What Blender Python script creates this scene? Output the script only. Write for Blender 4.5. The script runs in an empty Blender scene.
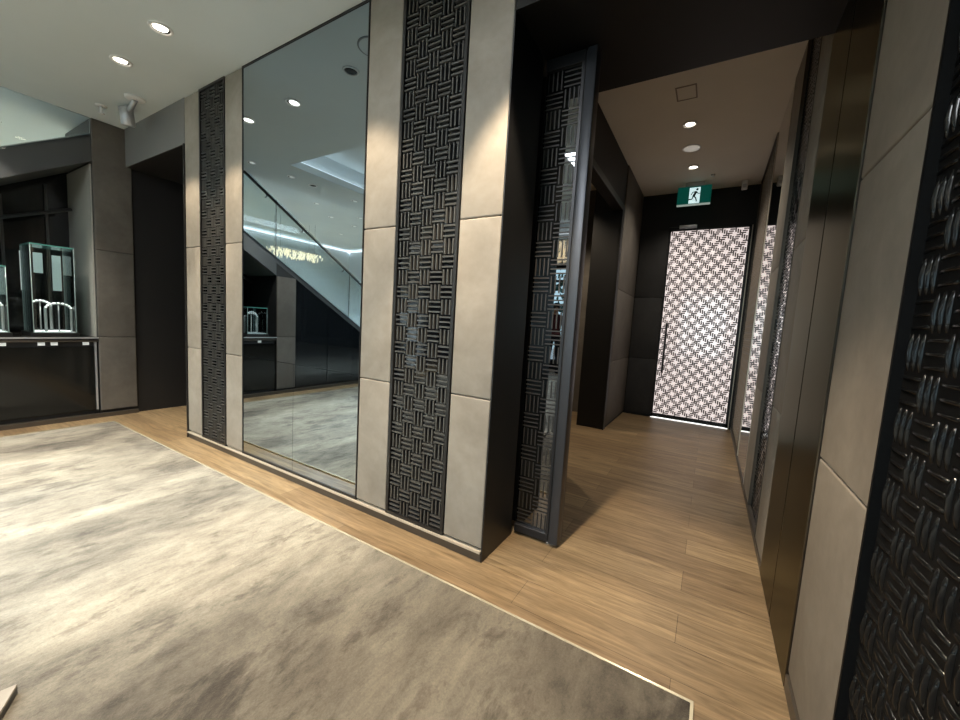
import bpy, bmesh, math, random
from mathutils import Vector, Matrix
random.seed(7)
S = 1.1 / 1.45            # everything is laid out with a 1.45 eye height, then brought to metres at the end
SC = bpy.context.scene
COL = SC.collection
PI = math.pi

# ------------------------------------------------------------------ materials
def mat(name):
    m = bpy.data.materials.new(name); m.use_nodes = True
    nt = m.node_tree
    return m, nt, nt.nodes['Principled BSDF'], nt.nodes['Material Output']

def simple(name, col, rough=0.5, metal=0.0, spec=0.5, emit=None, es=0.0, coat=0.0):
    m, nt, b, o = mat(name)
    b.inputs['Base Color'].default_value = (*col, 1)
    b.inputs['Roughness'].default_value = rough
    b.inputs['Metallic'].default_value = metal
    b.inputs['Specular IOR Level'].default_value = spec
    b.inputs['Coat Weight'].default_value = coat
    b.inputs['Coat Roughness'].default_value = 0.06
    if emit:
        b.inputs['Emission Color'].default_value = (*emit, 1)
        b.inputs['Emission Strength'].default_value = es
    return m

def N(nt, t, **kw):
    n = nt.nodes.new(t)
    for k, v in kw.items(): setattr(n, k, v)
    return n

def ramp(nt, stops):
    r = N(nt, 'ShaderNodeValToRGB')
    e = r.color_ramp.elements
    while len(e) < len(stops): e.new(0.5)
    for i, (p, c) in enumerate(stops):
        e[i].position = p; e[i].color = (*c, 1) if len(c) == 3 else c
    return r

def mapping(nt, scale, loc=(0, 0, 0), rot=(0, 0, 0)):
    tc = N(nt, 'ShaderNodeNewGeometry'); mp = N(nt, 'ShaderNodeMapping')
    mp.inputs['Scale'].default_value = scale; mp.inputs['Location'].default_value = loc; mp.inputs['Rotation'].default_value = rot
    nt.links.new(tc.outputs['Position'], mp.inputs['Vector'])
    return mp

def noise(nt, vec, scale, detail=4, rough=0.55, dist=0.0):
    n = N(nt, 'ShaderNodeTexNoise')
    n.inputs['Scale'].default_value = scale; n.inputs['Detail'].default_value = detail
    n.inputs['Roughness'].default_value = rough; n.inputs['Distortion'].default_value = dist
    nt.links.new(vec.outputs[0], n.inputs['Vector'])
    return n

def mixc(nt, a, b, fac, mode='MIX'):
    m = N(nt, 'ShaderNodeMix', data_type='RGBA', blend_type=mode)
    for sock, v in ((6, a), (7, b), (0, fac)):
        if hasattr(v, 'is_output') or hasattr(v, 'links'): nt.links.new(v, m.inputs[sock])
        elif sock == 0: m.inputs[0].default_value = v
        else: m.inputs[sock].default_value = (*v, 1)
    return m.outputs[2]

def leather(name, c0, c1, rough=0.62):
    m, nt, b, o = mat(name)
    mp = mapping(nt, (1, 1, 1))
    n1 = noise(nt, mp, 3.2, 6, 0.6, 0.6); n2 = noise(nt, mp, 22, 5, 0.6)
    r = ramp(nt, [(0.33, c0), (0.66, c1)]); nt.links.new(n1.outputs['Fac'], r.inputs['Fac'])
    r2 = ramp(nt, [(0.3, (0.86, 0.85, 0.83)), (0.65, (1, 1, 1))]); nt.links.new(n2.outputs['Fac'], r2.inputs['Fac'])
    c = mixc(nt, r.outputs[0], r2.outputs[0], 0.7, 'MULTIPLY')
    nt.links.new(c, b.inputs['Base Color'])
    b.inputs['Roughness'].default_value = rough; b.inputs['Specular IOR Level'].default_value = 0.35
    n3 = noise(nt, mp, 420, 2)
    bp = N(nt, 'ShaderNodeBump'); bp.inputs['Strength'].default_value = 0.06; bp.inputs['Distance'].default_value = 0.002
    nt.links.new(n3.outputs['Fac'], bp.inputs['Height']); nt.links.new(bp.outputs[0], b.inputs['Normal'])
    return m

def glass_thin(name, tint=(0.93, 0.97, 0.97), ior=1.45, boost=1.0):
    m, nt, b, o = mat(name); nt.nodes.remove(b)
    t = N(nt, 'ShaderNodeBsdfTransparent'); t.inputs[0].default_value = (*tint, 1)
    g = N(nt, 'ShaderNodeBsdfGlossy'); g.inputs['Roughness'].default_value = 0.0
    f = N(nt, 'ShaderNodeFresnel'); f.inputs['IOR'].default_value = ior
    mx = N(nt, 'ShaderNodeMixShader')
    nt.links.new(f.outputs[0], mx.inputs[0]); nt.links.new(t.outputs[0], mx.inputs[1]); nt.links.new(g.outputs[0], mx.inputs[2])
    nt.links.new(mx.outputs[0], o.inputs[0])
    return m

def mirror_mat(name, col, rough=0.0):
    m, nt, b, o = mat(name)
    b.inputs['Base Color'].default_value = (*col, 1); b.inputs['Metallic'].default_value = 1; b.inputs['Roughness'].default_value = rough
    return m

M = {}
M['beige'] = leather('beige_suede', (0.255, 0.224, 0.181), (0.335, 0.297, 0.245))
M['beige_shaded'] = leather('shaded_beige_suede', (0.165, 0.140, 0.112), (0.215, 0.186, 0.15))  # same beige suede, the right wall's weaker light put into its colour
M['taupe'] = leather('taupe_suede', (0.105, 0.092, 0.078), (0.14, 0.124, 0.105))
M['dark_leather'] = leather('charcoal_suede', (0.022, 0.021, 0.021), (0.035, 0.033, 0.032))
M['black_metal'] = simple('black_metal', (0.011, 0.0105, 0.010), 0.42, 0.0, 0.5)
M['door_metal'] = simple('grey_black_metal', (0.03, 0.03, 0.032), 0.38, 0.6)
M['stile'] = simple('blue_grey_stile', (0.055, 0.058, 0.066), 0.36, 0.5)
M['lintel'] = simple('dark_bronze_lacquer', (0.009, 0.008, 0.007), 0.5, 0.0, 0.3)
M['jamb'] = simple('dark_bronze_metal', (0.125, 0.114, 0.098), 0.28, 1.0, 0.5)
M['jamb'].node_tree.nodes['Principled BSDF'].inputs['Specular Tint'].default_value = (.62, .60, .48, 1)
M['black_wall'] = simple('black_paint', (0.012, 0.0105, 0.0095), 0.6)
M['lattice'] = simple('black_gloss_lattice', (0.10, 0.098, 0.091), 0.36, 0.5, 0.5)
M['lattice_shaded'] = simple('black_gloss_lattice_shaded', (0.006, 0.006, 0.006), 0.16, 0.0, 0.35)  # darker lattice copy; the right wall's different light is put into the colour
M['matt_back'] = simple('matt_black_backing', (0.004, 0.004, 0.004), 0.6, 0.0, 0.15)
M['lattice_back'] = simple('black_gloss_backing', (0.008, 0.008, 0.009), 0.08, 0.0, 0.6)
M['etched'] = simple('etched_line', (0.018, 0.016, 0.014), 0.5)
M['tan_lattice'] = simple('tan_bronze_lattice', (0.30, 0.25, 0.185), 0.4, 0.3)
M['door_glass'] = mirror_mat('dark_mirror_glass', (0.20, 0.21, 0.22), 0.01)
M['mirror'] = mirror_mat('grey_tinted_mirror', (0.40, 0.475, 0.53), 0.0)
M['corr_mirror'] = mirror_mat('bronze_mirror', (0.55, 0.53, 0.5), 0.03)
M['bronze'] = simple('bronze_skirting', (0.10, 0.083, 0.065), 0.4, 0.5)
M['bronze_light'] = simple('pale_bronze_edge', (0.62, 0.55, 0.44), 0.35, 0.4)
M['brass'] = simple('pale_brass_strip', (0.85, 0.76, 0.55), 0.22, 0.6)
M['white'] = simple('white_paint', (0.8, 0.8, 0.78), 0.5)
M['chrome'] = simple('chrome', (0.75, 0.76, 0.76), 0.18, 1.0)
M['silver'] = simple('brushed_aluminium', (0.55, 0.56, 0.58), 0.35, 0.6)
M['baffle'] = simple('black_baffle', (0.02, 0.02, 0.02), 0.5)
M['lamp_warm'] = simple('lamp_warm', (1, 1, 1), 0.5, emit=(1, 0.9, 0.74), es=7)
M['lamp_soft'] = simple('lamp_soft', (.8, .8, .78), 0.5, emit=(1, 0.95, 0.85), es=.9)
M['cover_glow'] = simple('cover_glow', (0.7, 0.68, 0.62), 0.5, emit=(1, 0.93, 0.82), es=0.25)  # faint glow put into the speaker cover, which is no lamp
M['cove'] = simple('cove_light', (1, 1, 1), 0.5, emit=(0.93, 0.97, 1.0), es=2.4)
M['glass'] = glass_thin('clear_glass')
M['green_glass'] = simple('green_glass_edge', (0.06, 0.2, 0.17), 0.15, emit=(0.25, 0.6, 0.52), es=0.05)
M['edge_glass'] = simple('pale_glass_edge', (0.35, 0.45, 0.42), 0.15, emit=(0.6, 0.8, 0.74), es=0.10)
M['dark_glass'] = simple('dark_glazing', (0.010, 0.012, 0.014), 0.02, 0.0, 0.5)
M['dark_glass'].node_tree.nodes['Principled BSDF'].inputs['IOR'].default_value = 1.7
M['cabinet_glass'] = simple('cabinet_glass', (0.009, 0.009, 0.008), 0.10, 0.0, 0.35)
M['counter'] = simple('black_stone', (0.03, 0.028, 0.026), 0.12)
M['stringer'] = simple('dark_stringer', (0.065, 0.067, 0.067), 0.5)
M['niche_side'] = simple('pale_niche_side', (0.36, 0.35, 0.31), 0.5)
M['steel'] = simple('dark_steel', (0.10, 0.10, 0.10), 0.3, 0.8)
M['soffit'] = simple('grey_soffit', (0.075, 0.076, 0.074), 0.6)
M['niche'] = simple('niche_lacquer', (0.010, 0.010, 0.010), 0.12)
M['panel_light'] = simple('pale_lit_panel', (0.5, 0.56, 0.53), 0.5, emit=(0.72, 0.86, 0.80), es=0.42)
M['display_glow'] = simple('glowing_white_display', (0.8, 0.8, 0.77), 0.5, emit=(.95, 1, .96), es=.25)  # glow put into the white stands in for spotlight on the vitrine floor
M['pearl'] = simple('pale_silver_arch', (0.62, 0.62, 0.6), 0.25, 0.5)
M['pearl'].node_tree.nodes['Principled BSDF'].inputs['Metallic'].default_value = .2
M['bead'] = simple('bright_bead', (0.95, 0.95, 0.92), 0.1, emit=(1, 0.98, 0.9), es=0.9)
M['exit_green'] = simple('exit_green', (0.0, 0.10, 0.08), 0.3, emit=(0.0, 0.30, 0.22), es=0.13)
M['exit_white'] = simple('exit_white', (0.8, 0.9, 0.9), 0.3, emit=(0.68, 0.93, 0.95), es=0.85)
M['exit_ink'] = simple('exit_dark_green', (0.0, 0.035, 0.045), 0.4)
M['exit_edge'] = simple('exit_edge', (0.7, 0.75, 0.72), 0.2, emit=(0.8, 1, 0.9), es=0.25)
M['door_pane'] = simple('backlit_frosted_pane', (0.7, 0.66, 0.65), 0.10, 0.0, 0.5, emit=(1.0, 0.86, 0.825), es=0.80)
M['door_pane'].node_tree.nodes['Principled BSDF'].inputs['IOR'].default_value = 2.1
M['door_bar'] = simple('grey_brown_bar', (0.09, 0.074, 0.072), 0.3, emit=(.9, .75, .72), es=0.045)
M['glow'] = simple('daylight_gap', (1, 1, 1), 0.5, emit=(1, 0.97, 0.92), es=1.3)
M['far_wall'] = simple('pale_blue_white_wall', (0.62, 0.68, 0.70), 0.6)
M['crystal'] = simple('warm_crystal', (0.9, 0.8, 0.6), 0.08, emit=(1.0, 0.80, 0.52), es=1.5)
M['window_frame'] = simple('window_frame', (0.02, 0.02, 0.022), 0.4)
M['pavement'] = simple('pavement', (0.35, 0.36, 0.37), 0.8)
M['tree'] = simple('street_tree', (0.03, 0.09, 0.07), 0.8)
M['skin'] = simple('skin', (0.45, 0.27, 0.19), 0.5)
M['maroon'] = simple('maroon_cloth', (0.075, 0.018, 0.02), 0.8)
M['black_cloth'] = simple('black_cloth', (0.012, 0.012, 0.014), 0.85)
M['hair'] = simple('dark_hair', (0.012, 0.009, 0.007), 0.6)

# ceiling plaster
m, nt, b, o = mat('ceiling_plaster'); M['ceiling'] = m
mp = mapping(nt, (1, 1, 1)); n = noise(nt, mp, 1.2, 3)
r = ramp(nt, [(0.3, (0.68, 0.735, 0.73)), (0.7, (0.73, 0.785, 0.78))]); nt.links.new(n.outputs['Fac'], r.inputs['Fac'])
nt.links.new(r.outputs[0], b.inputs['Base Color']); b.inputs['Roughness'].default_value = 0.85; b.inputs['Specular IOR Level'].default_value = 0.1
m, nt, b, o = mat('corridor_plaster'); M['corr_ceiling'] = m
mp = mapping(nt, (1, 1, 1)); n = noise(nt, mp, 1.5, 3)
r = ramp(nt, [(0.3, (0.76, 0.72, 0.64)), (0.7, (0.81, 0.77, 0.69))]); nt.links.new(n.outputs['Fac'], r.inputs['Fac'])
nt.links.new(r.outputs[0], b.inputs['Base Color']); b.inputs['Roughness'].default_value = 0.85; b.inputs['Specular IOR Level'].default_value = 0.1

# oak planks running along X
m, nt, b, o = mat('oak_planks'); M['wood'] = m
mp = mapping(nt, (1, 1, 1))
bk = N(nt, 'ShaderNodeTexBrick'); bk.offset = 0.37; bk.offset_frequency = 2
nt.links.new(mp.outputs[0], bk.inputs['Vector'])
for k, v in (('Scale', 1.0), ('Mortar Size', 0.0011), ('Mortar Smooth', 0.25), ('Bias', 0.0), ('Brick Width', 1.55), ('Row Height', 0.165)): bk.inputs[k].default_value = v
bk.inputs['Color1'].default_value = (0.215, 0.147, 0.082, 1); bk.inputs['Color2'].default_value = (0.315, 0.226, 0.128, 1); bk.inputs['Mortar'].default_value = (0.10, 0.065, 0.035, 1)
mg = mapping(nt, (1.3, 15, 1)); g1 = noise(nt, mg, 1.7, 8, 0.65, 1.3)
rg = ramp(nt, [(0.32, (0.50, 0.46, 0.40)), (0.5, (0.92, 0.91, 0.89)), (0.66, (1.3, 1.28, 1.24))]); nt.links.new(g1.outputs['Fac'], rg.inputs['Fac'])
c = mixc(nt, bk.outputs['Color'], rg.outputs[0], 0.85, 'MULTIPLY')
mg2 = mapping(nt, (4, 60, 1)); g2 = noise(nt, mg2, 2.2, 5, 0.6, 0.5)
rg2 = ramp(nt, [(0.36, (0.74, 0.71, 0.66)), (0.58, (1, 1, 1))]); nt.links.new(g2.outputs['Fac'], rg2.inputs['Fac'])
c = mixc(nt, c, rg2.outputs[0], 0.7, 'MULTIPLY'); nt.links.new(c, b.inputs['Base Color'])
b.inputs['Roughness'].default_value = 0.42; b.inputs['Specular IOR Level'].default_value = 0.4
bp = N(nt, 'ShaderNodeBump'); bp.inputs['Strength'].default_value = 0.25; bp.inputs['Distance'].default_value = 0.0015
nt.links.new(g1.outputs['Fac'], bp.inputs['Height']); nt.links.new(bp.outputs[0], b.inputs['Normal'])

# carpet: cloudy cream / taupe strokes brushed along Y, browner towards the right
m, nt, b, o = mat('cloudy_carpet'); M['carpet'] = m
mp = mapping(nt, (1.0, 0.55, 1), rot=(0, 0, 0.25))
w1 = noise(nt, mp, 1.3, 8, 0.66, 0.25)
mp2 = mapping(nt, (2.6, 1.0, 1), rot=(0, 0, 0.32)); w2 = noise(nt, mp2, 2.6, 9, 0.72, 0.35)
mp3 = mapping(nt, (1.8, 0.8, 1), (3.1, 1.7, 0), rot=(0, 0, 0.2)); w3 = noise(nt, mp3, 2.1, 7, 0.68, 0.3)
r1 = ramp(nt, [(0.38, (0.135, 0.12, 0.098)), (0.47, (0.245, 0.222, 0.180)), (0.60, (0.345, 0.318, 0.26))]); nt.links.new(w1.outputs['Fac'], r1.inputs['Fac'])
r2 = ramp(nt, [(0.32, (0.46, 0.44, 0.43)), (0.45, (0.88, 0.87, 0.86)), (0.62, (1.2, 1.2, 1.18))]); nt.links.new(w2.outputs['Fac'], r2.inputs['Fac'])
r3 = ramp(nt, [(0.35, (0.42, 0.40, 0.40)), (0.385, (0.62, 0.61, 0.61)), (0.43, (1, 1, 1))]); nt.links.new(w3.outputs['Fac'], r3.inputs['Fac'])
c = mixc(nt, r1.outputs[0], r2.outputs[0], 0.85, 'MULTIPLY')
c = mixc(nt, c, r3.outputs[0], 0.85, 'MULTIPLY')
mp4 = mapping(nt, (9.0, 3.2, 1), (0.7, 2.3, 0), rot=(0, 0, 0.38)); w4 = noise(nt, mp4, 1.6, 8, 0.75, 0.3)
r4 = ramp(nt, [(0.34, (0.62, 0.60, 0.58)), (0.44, (0.94, 0.94, 0.93)), (0.60, (1.14, 1.13, 1.11))]); nt.links.new(w4.outputs['Fac'], r4.inputs['Fac'])
c = mixc(nt, c, r4.outputs[0], 0.9, 'MULTIPLY')
mp5 = mapping(nt, (4.2, 2.2, 1), (5.2, 0.4, 0), rot=(0, 0, 0.3)); w5 = noise(nt, mp5, 1.25, 9, 0.7, 0.15)
r5 = ramp(nt, [(0.37, (0.56, 0.54, 0.54)), (0.405, (0.78, 0.77, 0.77)), (0.44, (1, 1, 1))]); nt.links.new(w5.outputs['Fac'], r5.inputs['Fac'])
c = mixc(nt, c, r5.outputs[0], 0.8, 'MULTIPLY')
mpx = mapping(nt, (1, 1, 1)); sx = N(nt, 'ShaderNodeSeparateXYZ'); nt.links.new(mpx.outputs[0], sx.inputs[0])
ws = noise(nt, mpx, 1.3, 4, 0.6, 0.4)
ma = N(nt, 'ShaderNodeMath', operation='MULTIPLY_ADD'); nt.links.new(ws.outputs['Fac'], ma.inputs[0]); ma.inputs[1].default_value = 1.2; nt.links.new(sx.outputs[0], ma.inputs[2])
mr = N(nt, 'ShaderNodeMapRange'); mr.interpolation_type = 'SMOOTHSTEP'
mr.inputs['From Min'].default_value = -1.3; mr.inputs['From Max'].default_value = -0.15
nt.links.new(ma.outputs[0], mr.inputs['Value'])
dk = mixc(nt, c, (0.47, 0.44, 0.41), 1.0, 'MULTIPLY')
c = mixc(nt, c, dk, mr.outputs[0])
nf = noise(nt, mpx, 160, 3, 0.7); rf = ramp(nt, [(0.25, (0.72, 0.72, 0.72)), (0.7, (1.1, 1.1, 1.1))]); nt.links.new(nf.outputs['Fac'], rf.inputs['Fac'])
c = mixc(nt, c, rf.outputs[0], 0.8, 'MULTIPLY')
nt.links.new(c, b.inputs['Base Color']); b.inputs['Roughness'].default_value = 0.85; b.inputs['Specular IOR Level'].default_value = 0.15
b.inputs['Sheen Weight'].default_value = 0.15
bp = N(nt, 'ShaderNodeBump'); bp.inputs['Strength'].default_value = 0.5; bp.inputs['Distance'].default_value = 0.006
nt.links.new(nf.outputs['Fac'], bp.inputs['Height']); nt.links.new(bp.outputs[0], b.inputs['Normal'])

# ------------------------------------------------------------------ mesh builder
class MB:
    def __init__(self): self.v = []; self.f = []; self.mi = []; self.smooth = []
    def add(self, vs, fs, mi=0, smooth=False):
        k = len(self.v); self.v += [tuple(p) for p in vs]
        self.f += [tuple(i + k for i in f) for f in fs]; self.mi += [mi] * len(fs); self.smooth += [smooth] * len(fs)
        return self
    def box(self, x0, x1, y0, y1, z0, z1, bev=0.0, seg=2, mi=0):
        if bev <= 0:
            v = [(x, y, z) for x in (x0, x1) for y in (y0, y1) for z in (z0, z1)]
            f = [(0, 1, 3, 2), (4, 6, 7, 5), (0, 4, 5, 1), (2, 3, 7, 6), (0, 2, 6, 4), (1, 5, 7, 3)]
            return self.add(v, f, mi)
        bm = bmesh.new(); bmesh.ops.create_cube(bm, size=1)
        for q in bm.verts: q.co = Vector(((x0 + x1) / 2 + q.co.x * (x1 - x0), (y0 + y1) / 2 + q.co.y * (y1 - y0), (z0 + z1) / 2 + q.co.z * (z1 - z0)))
        bmesh.ops.bevel(bm, geom=list(bm.edges), offset=bev, segments=seg, affect='EDGES', profile=0.6)
        bm.verts.index_update()
        self.add([q.co.copy() for q in bm.verts], [[q.index for q in f.verts] for f in bm.faces], mi, seg > 1)
        bm.free(); return self
    def prism(self, poly, ax, a, b, mi=0):      # poly in the two other axes, extruded along ax from a to b
        n = len(poly)
        def P(u, w, t): return (t, u, w) if ax == 0 else ((u, t, w) if ax == 1 else (u, w, t))
        vs = [P(u, w, a) for u, w in poly] + [P(u, w, b) for u, w in poly]
        fs = [tuple(range(n))[::-1], tuple(range(n, 2 * n))] + [(i, (i + 1) % n, n + (i + 1) % n, n + i) for i in range(n)]
        return self.add(vs, fs, mi)
    def tube(self, pts, r, n=8, cap=True, smooth=True, mi=0):
        pts = [Vector(p) for p in pts]; rs = r if isinstance(r, (list, tuple)) else [r] * len(pts)
        vs = []; fs = []; up = None
        for i, p in enumerate(pts):
            t = (pts[min(i + 1, len(pts) - 1)] - pts[max(i - 1, 0)]).normalized()
            if up is None: up = Vector((0, 0, 1)) if abs(t.z) < 0.9 else Vector((1, 0, 0))
            a = t.cross(up).normalized(); bb = t.cross(a).normalized(); up = -t.cross(a).normalized() if False else up
            for k in range(n):
                w = 2 * PI * k / n; vs.append(p + (a * math.cos(w) + bb * math.sin(w)) * rs[i])
        for i in range(len(pts) - 1):
            for k in range(n): fs.append((i * n + k, i * n + (k + 1) % n, (i + 1) * n + (k + 1) % n, (i + 1) * n + k))
        self.add(vs, fs, mi, smooth)
        if cap:
            k0 = len(self.v) - len(vs)
            self.f += [tuple(k0 + k for k in range(n))[::-1], tuple(k0 + len(vs) - n + k for k in range(n))]; self.mi += [mi] * 2; self.smooth += [False] * 2
        return self
    def lathe(self, c, prof, n=32, smooth=True, mi=0, mtx=None):      # prof: (radius, z)
        vs = []; fs = []
        for r, z in prof:
            for k in range(n):
                w = 2 * PI * k / n; p = Vector((r * math.cos(w), r * math.sin(w), z))
                if mtx: p = mtx @ p
                vs.append(p + Vector(c))
        for i in range(len(prof) - 1):
            for k in range(n): fs.append((i * n + k, i * n + (k + 1) % n, (i + 1) * n + (k + 1) % n, (i + 1) * n + k))
        return self.add(vs, fs, mi, smooth)
    def disc(self, c, r, z=0, n=32, mi=0, mtx=None):
        vs = []
        for k in range(n):
            p = Vector((r * math.cos(2 * PI * k / n), r * math.sin(2 * PI * k / n), z))
            if mtx: p = mtx @ p
            vs.append(p + Vector(c))
        return self.add(vs, [tuple(range(n))[::-1]], mi)
    def build(self, name, material, parent=None, origin=None):
        if parent is not None:
            org = Vector(parent['_w'])
        elif origin is not None: org = Vector(origin)
        else:
            xs, ys, zs = zip(*self.v)
            org = Vector(((min(xs) + max(xs)) / 2, (min(ys) + max(ys)) / 2, min(zs)))
        me = bpy.data.meshes.new(name)
        me.from_pydata([tuple(Vector(p) - org) for p in self.v], [], self.f)
        mats = material if isinstance(material, (list, tuple)) else [material]
        for mm in mats: me.materials.append(mm)
        me.polygons.foreach_set('material_index', self.mi); me.polygons.foreach_set('use_smooth', self.smooth)
        me.update()
        bm = bmesh.new(); bm.from_mesh(me); bmesh.ops.recalc_face_normals(bm, faces=bm.faces); bm.to_mesh(me); bm.free()
        o = bpy.data.objects.new(name, me); COL.objects.link(o)
        if parent is not None:
            o.parent = parent; o['_w'] = parent['_w']
        else:
            o.location = org; o['_w'] = tuple(org)
        return o

def tag(o, label=None, cat=None, group=None, kind=None):
    if label: o['label'] = label
    if cat: o['category'] = cat
    if group: o['group'] = group
    if kind: o['kind'] = kind
    return o

def thing(name, loc, label, cat, group=None, kind=None):
    o = bpy.data.objects.new(name, None); COL.objects.link(o); o.location = loc; o['_w'] = tuple(loc)
    o.empty_display_size = 0.1
    return tag(o, label, cat, group, kind)

def copy_tree(o, parent=None, loc=None):
    c = o.copy(); COL.objects.link(c); c.parent = parent
    if loc is not None: c.location = loc; c['_w'] = tuple(loc)
    for ch in list(o.children): copy_tree(ch, c)
    return c

def struct(name, mb, material, label, cat):
    return tag(mb.build(name, material), label, cat, None, 'structure')

# ------------------------------------------------------------------ key dimensions
WY = 1.94            # face of the main wall
XE = -6.45           # end wall plane
XR = 0.415           # right wall plane
ZC = 3.56            # main ceiling
ZH = 3.11            # head of the openings
XA, XB = -4.845, -1.055   # main wall from / to
YB = 7.20            # corridor end
ZK = 3.76            # corridor ceiling
YS = -8.0            # shop front

# ------------------------------------------------------------------ floor and carpet
fl = MB().box(-10.8, 4.6, YS, YB + 0.4, -0.15, 0.0)
struct('floor', fl, M['wood'], 'light oak plank floor running from the shop into the corridor', 'floor')
CX0, CX1, CY0, CY1 = -6.05, 0.075, -6.6, 1.65
cp = MB().box(CX0, CX1, CY0, CY1, 0.0005, 0.012)
tag(cp.build('carpet', M['carpet']), 'large cloudy cream and taupe carpet covering the shop floor', 'carpet')
tr = MB().box(CX0 - 0.012, CX1 + 0.012, CY1, CY1 + 0.012, 0.0005, 0.014).box(CX1, CX1 + 0.012, CY0, CY1, 0.0005, 0.014).box(CX0 - 0.012, CX0, CY0, CY1, 0.0005, 0.014)
struct('trim_1', tr, M['brass'], 'thin pale brass strip along the edge of the carpet', 'trim')

# corner of a low pale plinth poking in at the bottom left
t = thing('display_plinth', (-2.25, .15, .012), 'corner of a low pale plinth on the carpet at the bottom left of the photo', 'plinth')
PLN = [(-2.026, 0.267), (-2.098, -0.075), (-1.788, -0.238), (-1.716, 0.104)]
A, Bq, Cq, Dq = [Vector(q) for q in PLN]
MB().prism([tuple(A), tuple(Bq), tuple(Cq), tuple(Dq)], 2, .013, .04).build('plinth_base', M['black_metal'], t)
MB().prism([tuple(A), tuple(Bq), tuple(Cq), tuple(Dq)], 2, .04, .05).build('plinth_top', M['beige'], t)

# ------------------------------------------------------------------ ceilings
TX0, TX1, TY0, TY1 = -5.45, -1.2, -4.2, 0.40        # tray recess in the main ceiling
ce = MB()
ce.box(XE, 4.6, TY1, WY + 0.9, ZC, ZC + 0.1).box(XE, 4.6, YS, TY0, ZC, ZC + 0.1)
ce.box(XE, TX0, TY0, TY1, ZC, ZC + 0.1).box(TX1, 4.6, TY0, TY1, ZC, ZC + 0.1)
g = 0.18                                             # the lid reaches back over the cove
ce.box(TX0 - g, TX1 + g, TY0 - g, TY1 + g, ZC + 0.42, ZC + 0.5)
ce.box(TX0 - g - .05, TX0 - g, TY0 - g, TY1 + g, ZC + .1, ZC + .5).box(TX1 + g, TX1 + g + .05, TY0 - g, TY1 + g, ZC + .1, ZC + .5)
ce.box(TX0 - g, TX1 + g, TY0 - g - .05, TY0 - g, ZC + .1, ZC + .5).box(TX0 - g, TX1 + g, TY1 + g, TY1 + g + .05, ZC + .1, ZC + .5)
struct('ceiling', ce, M['ceiling'], 'flat white plaster ceiling over the shop with a recessed tray', 'ceiling')
cv = MB()
cv.box(TX0 - g + .01, TX0 - .06, TY0, TY1, ZC + .103, ZC + .13).box(TX1 + .06, TX1 + g - .01, TY0, TY1, ZC + .103, ZC + .13)
cv.box(TX0, TX1, TY1 + .06, TY1 + g - .01, ZC + .103, ZC + .13).box(TX0, TX1, TY0 - g + .01, TY0 - .06, ZC + .103, ZC + .13)
struct('trim_2', cv, M['cove'], 'white cove light hidden around the ceiling tray, seen in the tall mirror', 'cove light')
cf = MB().box(-10.8, XE - 0.001, YS, 2.2, ZC + 0.07, ZC + 0.17).box(XE - 0.03, XE - 0.001, YS, 1.6, ZC - 0.0, ZC + 0.07)
struct('ceiling.001', cf, M['ceiling'], 'white ceiling of the bright hall beyond the stair balustrade', 'ceiling')
cc = MB().box(-3.6, XR + 0.2, 2.84, YB + 0.2, ZK, ZK + 0.1)
struct('ceiling.002', cc, M['corr_ceiling'], 'warm grey plaster ceiling of the corridor', 'ceiling')

# ------------------------------------------------------------------ main wall (core, header, plinth)
mw = MB().box(XA + 0.002, XB - 0.01, WY + 0.03, WY + 0.36, 0, ZC)
struct('wall_main', mw, M['black_wall'], 'black wall behind the beige panels, mirror and lattice screens', 'wall')
hd = MB().box(XE, XA, WY, WY + 0.012, ZH, ZC)
struct('wall_header', hd, simple('grey_header', (0.17, 0.165, 0.158), 0.6), 'grey header above the dark doorway in the far left corner', 'wall')
ps = MB().box(XE - .1, XE, WY + 0.06, 4.3, 0, ZC).box(XE - .1, -3.4, 4.3, 4.4, 0, ZC)
struct('wall_passage', ps, M['black_wall'], 'black wall inside the dark doorway at the far left corner', 'wall')
struct('ceiling.003', MB().box(XE, -3.4, WY + 0.37, 4.3, ZH + 0.002, ZH + 0.1).box(XE, XA, WY + 0.0125, WY + .37, ZH + .002, ZC), M['black_wall'], 'black ceiling inside the dark doorway in the far left corner', 'ceiling')
struct('trim_3', MB().box(XA - 0.015, XA + 0.002, WY - 0.012, WY + 0.42, 0.0, ZH), M['black_metal'], 'black metal jamb at the left end of the panelled wall', 'trim')

bb = MB().box(XA, XB - .012, WY - 0.002, WY + 0.03, 0.0, 0.055)
o = struct('baseboard_main', bb, M['bronze'], 'bronze skirting under the panels, mirror and lattices', 'skirting')
MB().box(XA, XB - .012, WY - 0.014, WY + 0.03, 0.0555, 0.069).build('ledge', M['bronze_light'], o)

TIERS = [(0.084, 1.001), (1.005, 2.053), (2.057, ZC - 0.004)]
TN = ['bottom', 'middle', 'top']
def pilaster(x0, x1, where):
    for (z0, z1), tn in zip(TIERS, TN):
        p = MB().box(x0 + .003, x1 - .003, WY, WY + 0.029, z0, z1, 0.009, 3).build('wall_panel', M['beige'])
        tag(p, f'beige suede wall panel, {tn}, {where}', 'wall panel', 'beige panels on the main wall')
pilaster(XA, -4.535, 'left of the far narrow lattice')
pilaster(-4.045, -3.745, 'between the far lattice and the mirror')
pilaster(-2.165, -1.862, 'between the mirror and the near lattice')
pilaster(-1.352, -1.062, 'between the near lattice and the black portal')

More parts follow.
